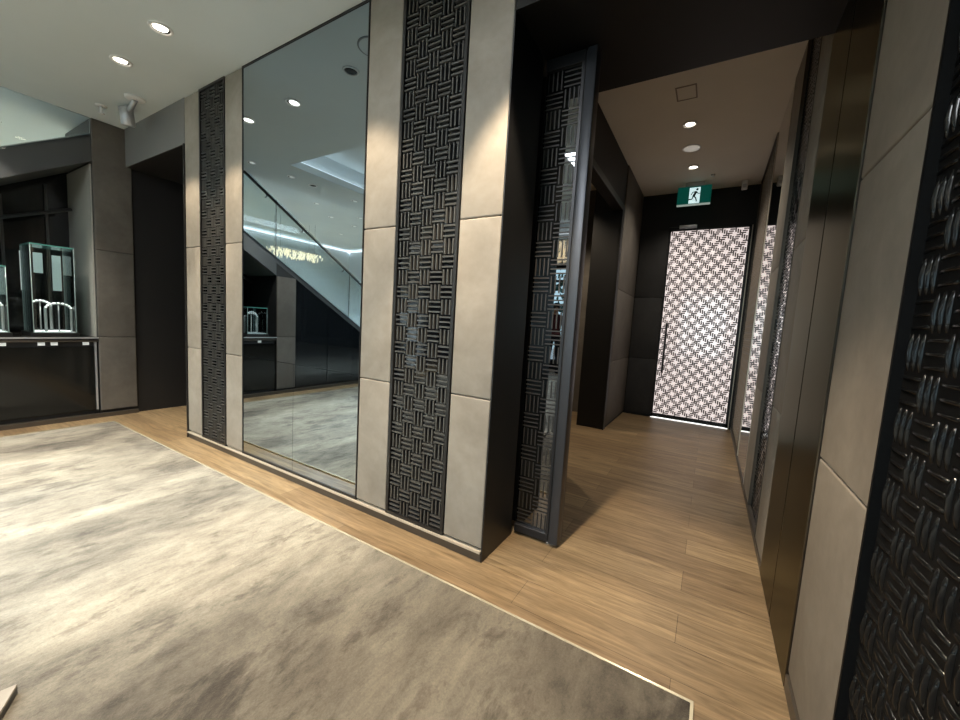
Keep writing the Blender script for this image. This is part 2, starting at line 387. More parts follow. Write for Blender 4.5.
# ------------------------------------------------------------------ lattice screens
CELL = 0.0925
def lattice_mesh(u0, u1, z0, z1, cell, mp, bulge=0.008, wfrac=0.40, flat=False, stagger=0.0, nrows=None, bars=3, length=0.97):
    """basket weave: alternating cells of three upright or three level bars; mp(u, z, d) -> point, d = out of the wall"""
    mb = MB()
    nc = max(1, round((u1 - u0) / cell)); cu = (u1 - u0) / nc
    nr = max(1, round((z1 - z0) / cell)); cz = (z1 - z0) / nr
    for r in range(nr):
        for c in range(nc):
            ux = u0 + c * cu; zx = z0 + r * cz; vert = (r + c) % 2
            for k in range(bars):
                st = (k - (bars - 1) / 2) * stagger
                if vert:
                    a = ux + (k + .5) * cu / bars; w = cu / bars * wfrac / 2
                    s0 = zx + cz * (1 - length) / 2 - st * cz; s1 = zx + cz * (1 + length) / 2 - st * cz
                    P = lambda s, t, d: mp(a + t, s, d)
                else:
                    a = zx + (k + .5) * cz / bars; w = cz / bars * wfrac / 2
                    s0 = ux + cu * (1 - length) / 2 + st * cu; s1 = ux + cu * (1 + length) / 2 + st * cu
                    P = lambda s, t, d: mp(s, a + t, d)
                if flat:
                    vs = [P(s0, -w, 0), P(s1, -w, 0), P(s1, w, 0), P(s0, w, 0), P(s0, -w, bulge), P(s1, -w, bulge), P(s1, w, bulge), P(s0, w, bulge)]
                    mb.add(vs, [(4, 5, 6, 7), (0, 1, 5, 4), (1, 2, 6, 5), (2, 3, 7, 6), (3, 0, 4, 7)])
                else:
                    vs = []; q = [0, .22, .5, .78, 1]; hh = [.18, .72, 1, .72, .18]
                    for qq, h in zip(q, hh):
                        s = s0 + (s1 - s0) * qq; e = bulge * h
                        vs += [P(s, -w, 0), P(s, -w * .6, e * .8), P(s, 0, e), P(s, w * .6, e * .8), P(s, w, 0)]
                    fs = [(i * 5 + j, i * 5 + j + 1, (i + 1) * 5 + j + 1, (i + 1) * 5 + j) for i in range(4) for j in range(4)]
                    fs += [(0, 1, 2, 3, 4), (20, 21, 22, 23, 24)]
                    mb.add(vs, fs, 0, True)
    return mb

def frame_boxes(u0, u1, z0, z1, w, bx):     # bx(u0,u1,z0,z1)
    bx(u0, u0 + w, z0, z1); bx(u1 - w, u1, z0, z1); bx(u0 + w, u1 - w, z0, z0 + w); bx(u0 + w, u1 - w, z1 - w, z1)

def main_lattice(x0, x1, label):
    t = thing('lattice_screen', ((x0 + x1) / 2, WY, 0.07), label, 'lattice screen', 'black lattice screens on the main wall')
    f = MB(); frame_boxes(x0, x1, 0.07, ZC - .003, 0.022, lambda a, b, c, d: f.box(a, b, WY - 0.004, WY + 0.028, c, d))
    f.build('frame', M['black_metal'], t)
    MB().box(x0 + .022, x1 - .022, WY + 0.02, WY + 0.028, 0.092, ZC - .025).build('backing', M['lattice_back'], t)
    lattice_mesh(x0 + .024, x1 - .024, 0.094, ZC - .027, CELL, lambda u, z, d: (u, WY + 0.0195 - d, z), bulge=.014, wfrac=.32, flat=True, length=1.0).build('lattice', M['lattice'], t)
main_lattice(-4.533, -4.048, 'tall narrow black basket weave lattice left of the mirror')
main_lattice(-1.858, -1.355, 'tall black basket weave lattice right of the mirror')

# ------------------------------------------------------------------ tall mirror
t = thing('wall_mirror', (-2.955, WY, 0.07), 'tall grey tinted wall mirror between beige panels reflecting the stair', 'mirror')
MB().box(-3.742, -2.172, WY + 0.004, WY + 0.02, 1.0155, ZC - .012).build('upper_pane', M['mirror'], t)
MB().box(-3.742, -2.9635, WY + 0.004, WY + 0.02, 0.09, 1.0125).build('lower_pane', M['mirror'], t)
MB().box(-2.9605, -2.172, WY + 0.004, WY + 0.02, 0.09, 1.0125).build('lower_pane', M['mirror'], t)
f = MB().box(-3.746, -2.168, WY + 0.02, WY + 0.029, 0.072, ZC - .002).box(-2.172, -2.166, WY - .003, WY + .02, .072, ZC - .002).box(-3.746, -3.742, WY - .002, WY + .02, .072, ZC - .002).box(-3.746, -2.166, WY - .003, WY + .02, ZC - .012, ZC - .002).box(-3.746, -2.166, WY - .002, WY + .02, .072, .09)
f.build('edge_frame', M['black_metal'], t)

# ------------------------------------------------------------------ portal to the corridor
po = MB().box(XB - .008, XB, WY - 0.004, WY + 0.40, 0.0, ZH + 0.004)
struct('trim_4', po, M['black_metal'], 'black metal reveal of the portal beside the sliding door', 'trim')
li = MB().box(XB, XR + 0.1, WY - 0.004, 2.84, ZH, ZC - 0.001).box(-1.4, XR + .1, 2.70, 2.84, ZC, ZK + .1)
struct('beam_1', li, M['lintel'], 'dark bronze lintel spanning the portal to the corridor', 'lintel')
# pocket side wall and near corridor left wall
pk = MB().box(-1.5, -1.31, 2.86, 3.9, 0, ZK).box(-1.5, XB - .012, 2.52, 2.84, 0, ZH)
struct('wall_corridor_left', pk, M['dark_leather'], 'dark corridor wall behind the sliding door pocket', 'wall')

# sliding door leaf
t = thing('door_2', (-0.9, 2.41, 0), 'black sliding door with etched basket weave glass, half open in the portal', 'door', None, 'structure')
x0, x1 = -1.045, -0.797
f = MB().box(x0, x1, 2.36, 2.44, .02, .075, .003, 1).box(x0, x1, 2.36, 2.44, 3.03, 3.10, .003, 1).box(x1 - .018, x1, 2.36, 2.44, .075, 3.03)
f.build('leaf_frame', M['door_metal'], t)
MB().box(x0, x1 - .018, 2.385, 2.40, .075, 3.03).build('glass_panel', M['door_glass'], t)
lattice_mesh(x0 + .002, x1 - .02, .078, 3.027, 0.112, lambda u, z, d: (u, 2.384 - d, z), bulge=0.0015, wfrac=.30, flat=True, bars=4, length=.96).build('lattice', M['etched'], t)
MB().box(-0.787, -0.728, 2.353, 2.45, .02, 3.10, .004, 2).build('edge_stile', M['stile'], t)
MB().box(-0.797, -0.787, 2.37, 2.44, .02, 3.10).build('groove', M['baffle'], t)
MB().box(-0.78, -0.765, 2.38, 2.42, 0.0, .02).build('floor_guide', M['chrome'], t)
MB().box(-0.81, -0.795, 2.38, 2.42, 0.0, .02).build('floor_guide', M['chrome'], t)

# ------------------------------------------------------------------ right wall: from the near lattice to the corridor end
rw = MB().box(XR + .03, XR + .25, -1.5, YB + .4, 0, ZK + .1)
struct('wall_right', rw, M['black_wall'], 'black wall behind the right hand panels and lattices', 'wall')
# near lattice
def right_lattice(y0, y1, z0, z1, label, cell=CELL, bulge=.010, group=None, backing=None, lm='lattice_shaded', fw=.022, flat=False, wf=.40):
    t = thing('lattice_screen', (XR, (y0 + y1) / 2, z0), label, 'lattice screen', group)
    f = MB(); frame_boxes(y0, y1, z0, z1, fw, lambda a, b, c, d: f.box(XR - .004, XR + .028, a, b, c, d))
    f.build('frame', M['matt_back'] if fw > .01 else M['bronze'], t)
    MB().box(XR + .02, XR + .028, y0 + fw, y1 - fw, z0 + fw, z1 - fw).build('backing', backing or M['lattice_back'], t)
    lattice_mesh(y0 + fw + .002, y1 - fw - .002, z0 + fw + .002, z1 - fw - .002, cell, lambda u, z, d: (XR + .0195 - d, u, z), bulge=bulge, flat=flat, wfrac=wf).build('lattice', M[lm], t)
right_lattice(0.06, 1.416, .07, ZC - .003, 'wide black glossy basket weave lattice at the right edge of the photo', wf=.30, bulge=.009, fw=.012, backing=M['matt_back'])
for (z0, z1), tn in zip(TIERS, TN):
    p = MB().box(XR, XR + .029, 1.421, 1.966, z0, z1, .009, 3).build('wall_panel', M['beige_shaded'])
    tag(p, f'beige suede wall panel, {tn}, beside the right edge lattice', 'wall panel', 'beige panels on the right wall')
# jamb panels (glossy dark metal)
def jamb(y0, y1, label):
    tag(MB().box(XR - .006, XR + .029, y0, y1, 0.0, ZH - .001, .003, 1).build('jamb_panel', M['jamb']), label, 'jamb panel', 'bronze jamb panels of the portal')
jamb(1.970, 2.425, 'dark bronze jamb panel of the portal, nearer of the two on the right wall')
jamb(2.440, 2.880, 'dark bronze jamb panel of the portal, further of the two on the right wall')
CT = [(0.045, 1.001), (1.005, 2.053), (2.057, ZK - .004)]
def corr_panel(y0, y1, where, mt='beige'):
    for (z0, z1), tn in zip(CT, TN):
        p = MB().box(XR, XR + .029, y0, y1, z0, z1, .006, 2).build('wall_panel', M[mt])
        tag(p, f'beige wall panel, {tn}, {where}', 'wall panel', 'beige panels on the right corridor wall')
corr_panel(2.884, 3.295, 'right corridor wall just past the bronze jamb')
right_lattice(3.30, 3.90, .045, ZK - .004, 'narrow glossy lattice on the right corridor wall between beige panels', bulge=.0025, fw=.006, flat=True, backing=M['corr_mirror'])
corr_panel(3.905, 4.44, 'right corridor wall just before the bronze mirror')
t = thing('corridor_mirror', (XR, 4.97, .045), 'bronze tinted mirror strip on the right corridor wall reflecting the patterned door', 'mirror')
MB().box(XR + .004, XR + .029, 4.447, 5.495, .05, ZK - .006).build('pane', M['corr_mirror'], t)
MB().box(XR - .002, XR + .02, 5.495, 5.505, .045, ZK - .004).box(XR - .002, XR + .02, 4.440, 4.447, .045, ZK - .004).build('edge_strip', M['bronze_light'], t)
right_lattice(5.51, 7.08, .045, ZK - .004, 'tan tinted lattice at the far end of the right corridor wall by the lit door', bulge=.006, backing=M['bronze'], lm='tan_lattice', fw=.008)
o = struct('baseboard_right', MB().box(XR - .004, XR + .03, 2.884, YB - .02, 0, .04).box(XR - .004, XR + .03, 0.06, 1.968, 0, .066), M['bronze'], 'bronze skirting along the right wall', 'skirting')

# ------------------------------------------------------------------ corridor left and end walls
lw = MB().box(-1.62, -1.222, 5.72, YB + .2, 0, ZK).box(-1.36, -1.222, 3.88, 5.72, ZH + .03, ZK)
struct('wall_corridor_left.001', lw, M['black_wall'], 'dark wall with a doorway on the left side of the corridor', 'wall')
t = thing('doorway_lining', (-1.41, 5.71, 0), 'dark brown lining of the open doorway on the left of the corridor', 'doorway', None, 'structure')
MB().box(-1.61, -1.215, 5.685, 5.719, 0, ZH + .02, .003, 1).build('side_lining', M['lintel'], t)
MB().box(-1.22, -1.208, 5.66, 5.78, 0, ZH + .09, .003, 1).build('architrave', M['black_metal'], t)
MB().box(-1.22, -1.208, 3.9, 5.66, ZH + .01, ZH + .09, .003, 1).build('head_architrave', M['black_metal'], t)
for (z0, z1), tn in zip(CT, TN):
    p = MB().box(-1.222, -1.205, 5.785, 7.17, z0, z1, .006, 2).build('wall_panel', M['taupe'])
    tag(p, f'taupe wall panel, {tn}, left corridor wall between the doorway and the end', 'wall panel', 'taupe panels left of the corridor')
sr = MB().box(-3.6, -1.62, 6.6, 6.7, 0, ZK).box(-3.6, -3.5, 2.6, 6.6, 0, ZK).box(-3.5, -1.36, 2.6, 2.7, 0, ZK)
struct('wall_side_room', sr, M['taupe'], 'taupe wall of the side room glimpsed through the corridor doorway', 'wall')
# end wall round the pivot door
DX0, DX1, DZ = -0.752, 0.372, 3.17
ew = MB().box(-1.3, DX0, YB, YB + .15, 0, ZK).box(DX1, XR + .2, YB, YB + .15, 0, ZK).box(DX0, DX1, YB, YB + .15, DZ, ZK)
struct('wall_corridor_end', ew, M['black_wall'], 'black wall at the end of the corridor around the lit door', 'wall')
for (z0, z1), tn in zip([(0.05, 1.0), (1.006, 2.052), (2.058, 3.17)], TN):
    p = MB().box(-1.2, DX0 - .004, YB - .02, YB - .001, z0, z1, .006, 2).build('wall_panel', M['dark_leather'])
    tag(p, f'charcoal wall panel, {tn}, left of the lit patterned door', 'wall panel', 'charcoal panels on the corridor end wall')
# pivot door
t = thing('door_1', ((DX0 + DX1) / 2, YB, 0), 'tall backlit glass door with black basket weave pattern at the corridor end', 'door', None, 'structure')
f = MB().box(DX0, DX0 + .022, YB - .03, YB + .04, .02, DZ).box(DX1 - .035, DX1, YB - .03, YB + .04, .02, DZ).box(DX0, DX1, YB - .03, YB + .04, .025, .085).box(DX0, DX1, YB - .03, YB + .04, DZ - .03, DZ)
f.build('door_frame', M['black_metal'], t)
MB().box(DX0 + .02, DX1 - .033, YB + .004, YB + .014, .08, DZ - .028).build('frosted_pane', M['door_pane'], t)
lattice_mesh(DX0 + .024, DX1 - .037, .09, DZ - .032, 0.0905, lambda u, z, d: (u, YB + .0035 - d, z), bulge=.002, wfrac=.70, flat=True, stagger=.17, length=.74).build('pattern', M['door_bar'], t)
h = MB().box(-.663, -.630, YB - .085, YB - .065, .79, 1.63, .004, 2).build('pull_handle', M['black_metal'], t)
MB().box(-.652, -.638, YB - .067, YB - .003, .86, .89).build('standoff', M['black_metal'], h)
MB().box(-.652, -.638, YB - .067, YB - .003, 1.53, 1.56).build('standoff', M['black_metal'], h)
c = MB().box(-.61, -.36, YB - .085, YB - .032, 3.165, 3.215, .006, 2).build('door_closer', M['silver'], t)
MB().box(-.76, -.60, YB - .06, YB - .045, 3.195, 3.208).build('closer_arm', M['door_metal'], c)
MB().box(DX0 - .01, DX1 + .01, YB - .008, YB + .03, .0, .012).build('light_gap', M['glow'], t)
MB().box(DX1 + .002, DX1 + .014, YB - .02, YB + .01, 0.0, DZ).build('edge_trim', M['bronze_light'], t)

# exit sign
EX0, EX1, EZ0, EZ1, EY = -0.655, -0.205, 3.425, 3.70, 6.78
t = thing('exit_sign', ((EX0 + EX1) / 2, EY, EZ0), 'green emergency exit sign with white running man hanging from the corridor ceiling', 'exit sign')
MB().box(EX0, EX1, EY, EY + .05, EZ0 + .016, EZ1, .006, 2).build('housing', M['exit_green'], t)
MB().box(EX0, EX1, EY - .004, EY + .054, EZ0, EZ0 + .016, .004, 2).build('lower_edge', M['exit_edge'], t)
MB().box(EX0 + .1, EX1 - .1, EY + .01, EY + .04, EZ1, ZK).build('ceiling_mount', M['silver'], t)
wx0, wx1 = -0.535, -0.395
pn = MB().box(-.495, -.350, EY - .0025, EY - .0002, EZ0 + .022, EZ1 - .022).build('picture_panel', M['exit_white'], t)
def limb(mb, pts, w, y):
    for (a, b) in zip(pts[:-1], pts[1:]):
        a = Vector(a); b = Vector(b); d = (b - a).normalized(); nn = Vector((-d.y, d.x)) * w / 2; e = d * w * .35
        q = [a - e - nn, b + e - nn, b + e + nn, a - e + nn]
        mb.add([(p.x, y, p.y) for p in q], [(0, 1, 2, 3)])
fg = MB(); cx, cz = -.422, 3.565; y = EY - .0035
K = lambda u, v: (cx + u * .9, cz + v * .9)
fg.add([(cx + .030 + .017 * math.cos(a), y, cz + .083 + .017 * math.sin(a)) for a in [2 * PI * k / 14 for k in range(14)]], [tuple(range(14))])
limb(fg, [K(.018, .05), K(-.012, -.012)], .034, y)
limb(fg, [K(.020, .055), K(-.028, .052), K(-.052, .012)], .013, y)
limb(fg, [K(.022, .052), K(.046, .026), K(.074, .024)], .013, y)
limb(fg, [K(-.012, -.012), K(.020, -.045), K(.036, -.100)], .017, y)
limb(fg, [K(-.014, -.012), K(-.034, -.062), K(-.078, -.066)], .017, y)
fg.build('running_figure', M['exit_ink'], pn)

# ------------------------------------------------------------------ downlights and ceiling fixtures
def make_downlight(loc, label, lamp='lamp_warm', R=.078, tilt=(0, 0), group='shop ceiling downlights'):
    t = thing('downlight', loc, label, 'downlight', group)
    MB().lathe(loc, [(R, -.001), (R, -.008), (R * .93, -.012), (R * .80, -.012), (R * .76, -.006), (R * .74, -.002)], 36).build('trim_ring', M['white'], t)
    MB().lathe(loc, [(R * .75, -.003), (R * .5, -.0015)], 36).disc(loc, R * .74, -.0015, 36).build('baffle', M['baffle'], t)
    MB().lathe((loc[0] + tilt[0], loc[1] + tilt[1], loc[2]), [(R * .62, -.0035), (R * .60, -.008), (R * .40, -.0115), (.0005, -.012)], 30).build('lamp', M[lamp], t)
    return t
dl = make_downlight((-3.857, 1.398, ZC), 'lit round downlight nearest the mirror on the shop ceiling', tilt=(.012, -.008))
def dcopy(src, loc, label, group=None):
    c = copy_tree(src, None, loc); c['label'] = label
    if group: c['group'] = group
    return c
dcopy(dl, (-4.685, 1.405, ZC), 'smaller looking round downlight further back, before the far lattice')
ds = make_downlight((-5.92, 0.694, ZC), 'downlight above the display counter, first of a row seen in the mirror', 'lamp_soft', .062, (.01, -.008), 'downlights along the balustrade')
dcopy(ds, (-5.89, 0.10, ZC), 'downlight above the display counter, second of a row seen in the mirror', 'downlights along the balustrade')
dcopy(ds, (-5.897, -1.154, ZC), 'downlight by the stair balustrade, last of a row seen in the mirror', 'downlights along the balustrade')
un = make_downlight((-2.902, 1.483, ZC), 'unlit dark downlight seen only in the top of the mirror', 'baffle', .07)
dcopy(un, (-5.907, -.30, ZC), 'small unlit downlight in the row by the balustrade, seen in the mirror')
dcopy(ds, (-8.0, 1.15, ZC + .07), 'downlight on the hall ceiling glimpsed over the stringer at far left', 'hall ceiling downlights')
far = [(-6.99, -1.15), (-7.6, -1.97), (-6.98, -2.25), (-7.75, -2.75), (-9.9, -1.59), (-9.78, -2.75), (-9.75, -2.1), (-8.9, -3.3)]
for i, (x, yy) in enumerate(far):
    dcopy(ds, (x, yy, ZC + .07), 'round downlight on the bright hall ceiling behind the glass balustrade, reflected in the mirror', 'hall ceiling downlights')
c1 = make_downlight((-.430, 4.936, ZK), 'lit downlight on the corridor ceiling, nearest of three round fixtures', 'lamp_warm', .075, (.006, -.006), 'corridor ceiling downlights')
dcopy(c1, (-.440, 6.18, ZK), 'lit downlight on the corridor ceiling, closest to the exit sign')
t = thing('ceiling_speaker', (-.434, 5.56, ZK), 'flat pale round ceiling disc between the two corridor downlights', 'ceiling speaker')
MB().lathe((-.434, 5.56, ZK), [(.09, -.001), (.09, -.008), (.08, -.013), (.0005, -.014)], 32).build('cover', M['cover_glow'], t)
MB().lathe((-.434, 5.56, ZK), [(.105, -.0005), (.104, -.006), (.0905, -.006)], 32).build('rim', M['white'], t)
t = thing('access_hatch', (-.43, 4.30, ZK), 'flush square access hatch in the corridor ceiling', 'hatch')
f = MB(); frame_boxes(-.52, -.34, 4.18, 4.42, .012, lambda a, b, c, d: f.box(a, b, c, d, ZK - .006, ZK - .0005)); f.build('frame', simple('hatch_frame', (.30, .26, .21), .7), t)
MB().box(-.506, -.354, 4.194, 4.406, ZK - .004, ZK - .0005).build('lid', M['corr_ceiling'], t)
t = thing('motion_sensor', (.208, 6.98, ZK - .13), 'small white box sensor in the corner above the lit door', 'sensor')
MB().box(.17, .245, 6.93, 7.0, ZK - .13, ZK - .002, .01, 2).build('housing', M['white'], t)
MB().box(.185, .23, 6.926, 6.931, ZK - .11, ZK - .06).build('lens', M['silver'], t)
tag(MB().lathe((-.20, 6.55, ZK), [(.028, -.001), (.028, -.012), (.012, -.03), (.0005, -.03)], 20).build('sprinkler_head', M['chrome']), 'tiny sprinkler head on the corridor ceiling beside the exit sign', 'sprinkler')
t = thing('sprinkler_head', (-5.93, 1.60, ZC), 'small white sprinkler under the ceiling corner at far left', 'sprinkler')
MB().lathe((-5.93, 1.60, ZC), [(.05, -.001), (.05, -.01), (.018, -.014)], 20).build('rose', M['white'], t)
MB().tube([(-5.93, 1.60, ZC - .01), (-5.93, 1.60, ZC - .075)], .014, 10).lathe((-5.93, 1.60, ZC), [(.014, -.075), (.028, -.08), (.028, -.086), (.0005, -.087)], 16).build('nozzle', M['white'], t)
t = thing('spot_fitting', (-5.5, 1.72, ZC), 'white cylindrical spot fitting tilted under the ceiling corner at far left', 'spot fitting')
MB().lathe((-5.36, 1.71, ZC), [(.085, -.001), (.085, -.014), (.07, -.022), (.0005, -.022)], 28).build('base_plate', M['white'], t)
MB().tube([(-5.36, 1.71, ZC - .02), (-5.52, 1.715, ZC - .085)], .025, 12).build('neck', M['silver'], t)
MB().tube([(-5.60, 1.70, ZC - .035), (-5.60, 1.705, ZC - .045), (-5.63, 1.735, ZC - .205), (-5.632, 1.737, ZC - .215)], [.05, .062, .062, .05], 20).build('barrel', M['silver'], t)
t = thing('ceiling_speaker', (-2.50, 1.60, ZC), 'large round flush grille on the ceiling seen in the top right of the mirror', 'ceiling speaker')
MB().lathe((-2.50, 1.60, ZC), [(.125, -.001), (.125, -.006), (.112, -.008)], 40).build('rim', simple('grey_rim', (.35, .36, .36), .6), t)
MB().disc((-2.50, 1.60, ZC),   .113, -.005, 40).build('grille', M['ceiling'], t)

# ------------------------------------------------------------------ end wall: columns, niche, stair
sl = lambda q: 2.361 + .62 * q
for (y0, y1, w) in ((1.640, 1.995, 'beside the dark corner doorway'), (-.36, -.012, 'on the far side of the display counter, seen in the mirror')):
    for (z0, z1), tn in zip(TIERS, TN):
        if y0 < 0:
            z1b = min(z1, sl(y0) - .10)
            if z1b <= z0 + .05: continue
            z1 = z1b
        p = MB().box(XE, XE + .029, y0, y1, max(z0, .05) if z0 < .1 else z0, z1, .007, 3).build('wall_panel', M['taupe'])
        tag(p, f'taupe column panel, {tn}, {w}', 'wall panel', 'taupe panels on the end wall columns')
cw = MB().box(XE - .95, XE - .001, 1.640, 2.0, 0, ZC).prism([(-.36, 0), (-.012, 0), (-.012, sl(-.012) - .095), (-.36, sl(-.36) - .095)], 0, XE - .95, XE - .001)
struct('wall_end', cw, M['black_wall'], 'dark columns of the end wall either side of the display niche', 'wall')
nb = MB().prism([(-3.35, 0), (2.0, 0), (2.0, sl(1.61) - .1), (1.61, sl(1.61) - .1), (-3.35, sl(-3.35) - .1)], 0, -7.40, -7.36)
struct('wall_niche_back', nb, M['niche'], 'glossy black back wall of the display niche under the stair', 'wall')
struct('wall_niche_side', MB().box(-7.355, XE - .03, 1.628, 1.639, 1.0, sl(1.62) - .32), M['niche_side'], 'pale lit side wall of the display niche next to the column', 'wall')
# staircase
t = thing('staircase', (XE - .5, -3.75, 0), 'dark staircase with glass balustrade rising along the end wall above the display niche', 'staircase')
YL, YH = -3.75, 1.636
MB().prism([(YL, 0.001), (YL, sl(YL)), (YH, sl(YH)), (YH, sl(YH) - .3), (-.01, sl(-.01) - .3), (-.01, sl(-.01) - .09), (-3.66, .001)], 0, XE - .05, XE).build('stringer', M['stringer'], t)
MB().prism([(YL, sl(YL)), (YL, sl(YL) + .012), (YH, sl(YH) + .012), (YH, sl(YH))], 0, XE - .05, XE + .002).build('stringer_cap', M['silver'], t)
MB().prism([(-3.32 + .06, 0.03), (-3.32, .09), (YH, sl(YH) - .24), (YH, sl(YH) - .3)], 0, XE - .95, XE - .052).build('soffit', M['soffit'], t)
nst = 17
for k in range(nst):
    y0 = YL + .35 + k * (YH - YL - .4) / nst; dy = (YH - YL - .4) / nst
    MB().box(XE - .94, XE - .054, y0, y0 + dy + .02, sl(y0) - .045, sl(y0) - .005).build('step', M['steel'], t)
J = [YL + .4, -3.1, -1.55, .01, YH]
for a, b_ in zip(J[:-1], J[1:]):
    top = lambda q: min(sl(q) + .93, ZC - .005)
    if b_ > .4: poly = [(a + .006, sl(a) - .02), (b_ - .006, sl(b_) - .02), (b_ - .006, ZC - .005), (.42, ZC - .005), (a + .006, top(a))]
    else: poly = [(a + .006, sl(a) - .02), (b_ - .006, sl(b_) - .02), (b_ - .006, top(b_)), (a + .006, top(a))]
    MB().prism(poly, 0, XE + .003, XE + .015).build('glass_panel', M['glass'], t)
    if b_ < 1: MB().box(XE + .002, XE + .016, b_ - .005, b_ + .005, sl(b_), top(b_)).build('glass_joint', M['steel'], t)
MB().tube([(XE + .07, YL + .45, sl(YL + .45) + .86), (XE + .07, .565, ZC - .01)], .022, 12).build('handrail', M['steel'], t)
for q in (-3.0, -1.85, -1.35, -.45, .2):
    MB().tube([(XE + .014, q, sl(q) + .79), (XE + .05, q, sl(q) + .79), (XE + .07, q, sl(q) + .85)], .010, 8).build('bracket', M['steel'], t)
# dark glazing under the stair, in panes
ys = [-3.1, -2.3, -1.68, -1.06, -.372]
for i, (a, b_) in enumerate(zip(ys[:-1], ys[1:])):
    za, zb = sl(a) - .10, sl(b_) - .10
    t = MB().prism([(a + .006, .06), (b_ - .006, .06), (b_ - .006, zb), (a + .006, max(za, .065))], 0, XE - .012, XE).build('dark_glass_pane', M['dark_glass'])
    tag(t, ['dark glass pane under the low end of the stair, seen in the mirror', 'dark glass pane under the stair, third from the column in the mirror', 'dark glass pane under the stair, second from the column in the mirror', 'tall dark glass pane under the stair beside the column, in the mirror'][i], 'glass pane', 'dark glazing under the stair')
struct('wall_under_stair', MB().prism([(-3.45, 0.0), (-.372, 0), (-.372, sl(-.372) - .10), (-3.45, .03)], 0, XE - .048, XE - .014), M['black_wall'], 'black infill wall behind the dark glazing under the stair', 'wall')
struct('baseboard_end', MB().box(XE, XE + .05, -3.4, 2.0, 0, .05), M['bronze'], 'bronze plinth along the foot of the end wall', 'skirting')

# display cabinet and counter
t = thing('display_cabinet', (XE - .25, .8, .05), 'low glossy black cabinet below the jewellery counter on the end wall', 'cabinet')
MB().box(XE - .7, XE - .02, 0.0, 1.63, .05, .944).build('carcass', M['black_wall'], t)
for (a, b_) in ((.004, .795), (.801, 1.60)):
    MB().box(XE - .02, XE + .006, a, b_, .10, .885, .003, 1).build('door', M['cabinet_glass'], t)
MB().box(XE - .02, XE + .010, 1.604, 1.622, .10, .94).build('edge_strip', M['silver'], t)
for q in (.25, .86, 1.14, 1.24, 1.50):
    MB().box(XE + .008, XE + .014, q, q + .055, .905, .94).build('pale_tab', M['display_glow'], t)  # small pale tabs in a row under the counter
t = thing('counter_top', (XE - .3, .8, .945), 'thin black stone counter carrying the glass vitrines on the end wall', 'counter')
MB().box(XE - .9, XE + .03, -.005, 1.638, .957, 1.0, .004, 2).build('slab', M['counter'], t)
MB().box(XE + .0305, XE + .033, -.005, 1.638, .984, 1.0).build('front_edge', M['silver'], t)
MB().box(XE + .005, XE + .028, .002, 1.63, .945, .957).build('lower_lip', M['bronze'], t)

def vitrine(y0, y1, ztop, label):
    x1 = XE - .07; x0 = x1 - .42
    t = thing('glass_vitrine', ((x0 + x1) / 2, (y0 + y1) / 2, 1.001), label, 'vitrine', 'glass vitrines on the counter')
    MB().box(x0 - .02, x1 + .02, y0 - .02, y1 + .02, 1.001, 1.045, .004, 1).build('base', M['black_metal'], t)
    MB().box(x0 + .01, x1 - .01, y0 + .01, y1 - .01, 1.045, 1.056).build('display_floor', M['display_glow'], t)
    g = .008
    for (a, b_, c, d) in ((x0, x0 + g, y0, y1), (x1 - g, x1, y0, y1), (x0 + g, x1 - g, y0, y0 + g), (x0 + g, x1 - g, y1 - g, y1)):
        MB().box(a, b_, c, d, 1.045, ztop - .014).build('glass_side', M['glass'], t)
    MB().box(x0, x1, y0, y1, ztop - .014, ztop).build('glass_top', M['green_glass'], t)
    for xx in (x0 + .003, x1 - .003):
        for yy in (y0 + .003, y1 - .003): MB().tube([(xx, yy, 1.046), (xx, yy, ztop - .014)], .004, 6).build('glass_edge', M['edge_glass'], t)
    return (x0 + x1) / 2, (y0 + y1) / 2
def stand(x, yc, w, h, label):
    t = thing('jewellery_stand', (x, yc, 1.056), label, 'jewellery stand', 'jewellery stands in the vitrines')
    h *= 1.05
    pts = [(x, yc - w, 1.057), (x, yc - w, 1.057 + h * .8)] + [(x, yc - w * math.cos(a), 1.057 + h * .8 + h * .2 * math.sin(a)) for a in [PI * k / 12 for k in range(1, 12)]] + [(x, yc + w, 1.057 + h * .8), (x, yc + w, 1.057)]
    MB().tube(pts, .013, 8).build('arch', M['pearl'], t)
    MB().tube([(x, yc, 1.057), (x, yc, 1.057 + h)], .006, 8).build('post', M['pearl'], t)
    bd = MB()
    for k in range(9):
        a = PI * (.06 + .88 * k / 8); p = (x + .008, yc - w * .98 * math.cos(a), 1.057 + h * .82 + h * .2 * math.sin(a))
        bd.lathe(p, [(.0005, -.012), (.009, -.006), (.012, 0), (.009, .006), (.0005, .012)], 10)
    bd.build('necklace', M['bead'], t)
VV = [(1.13, 1.475, 2.04, 'tallest glass vitrine, nearest the column on the end wall counter'), (.60, .955, 1.76, 'middle height glass vitrine at the left edge of the photo'), (.10, .43, 1.49, 'lowest glass vitrine on the counter, seen only in the mirror')]
for i, (a, b_, zt, lb) in enumerate(VV):
    cx, cy = vitrine(a, b_, zt, lb)
    w = ['tallest', 'middle', 'lowest'][i]
    stand(cx + .10, cy + .05, .105, .31, f'front arched jewellery stand inside the {w} vitrine')
    stand(cx - .09, cy - .06, .085, .33, f'rear arched jewellery stand inside the {w} vitrine')
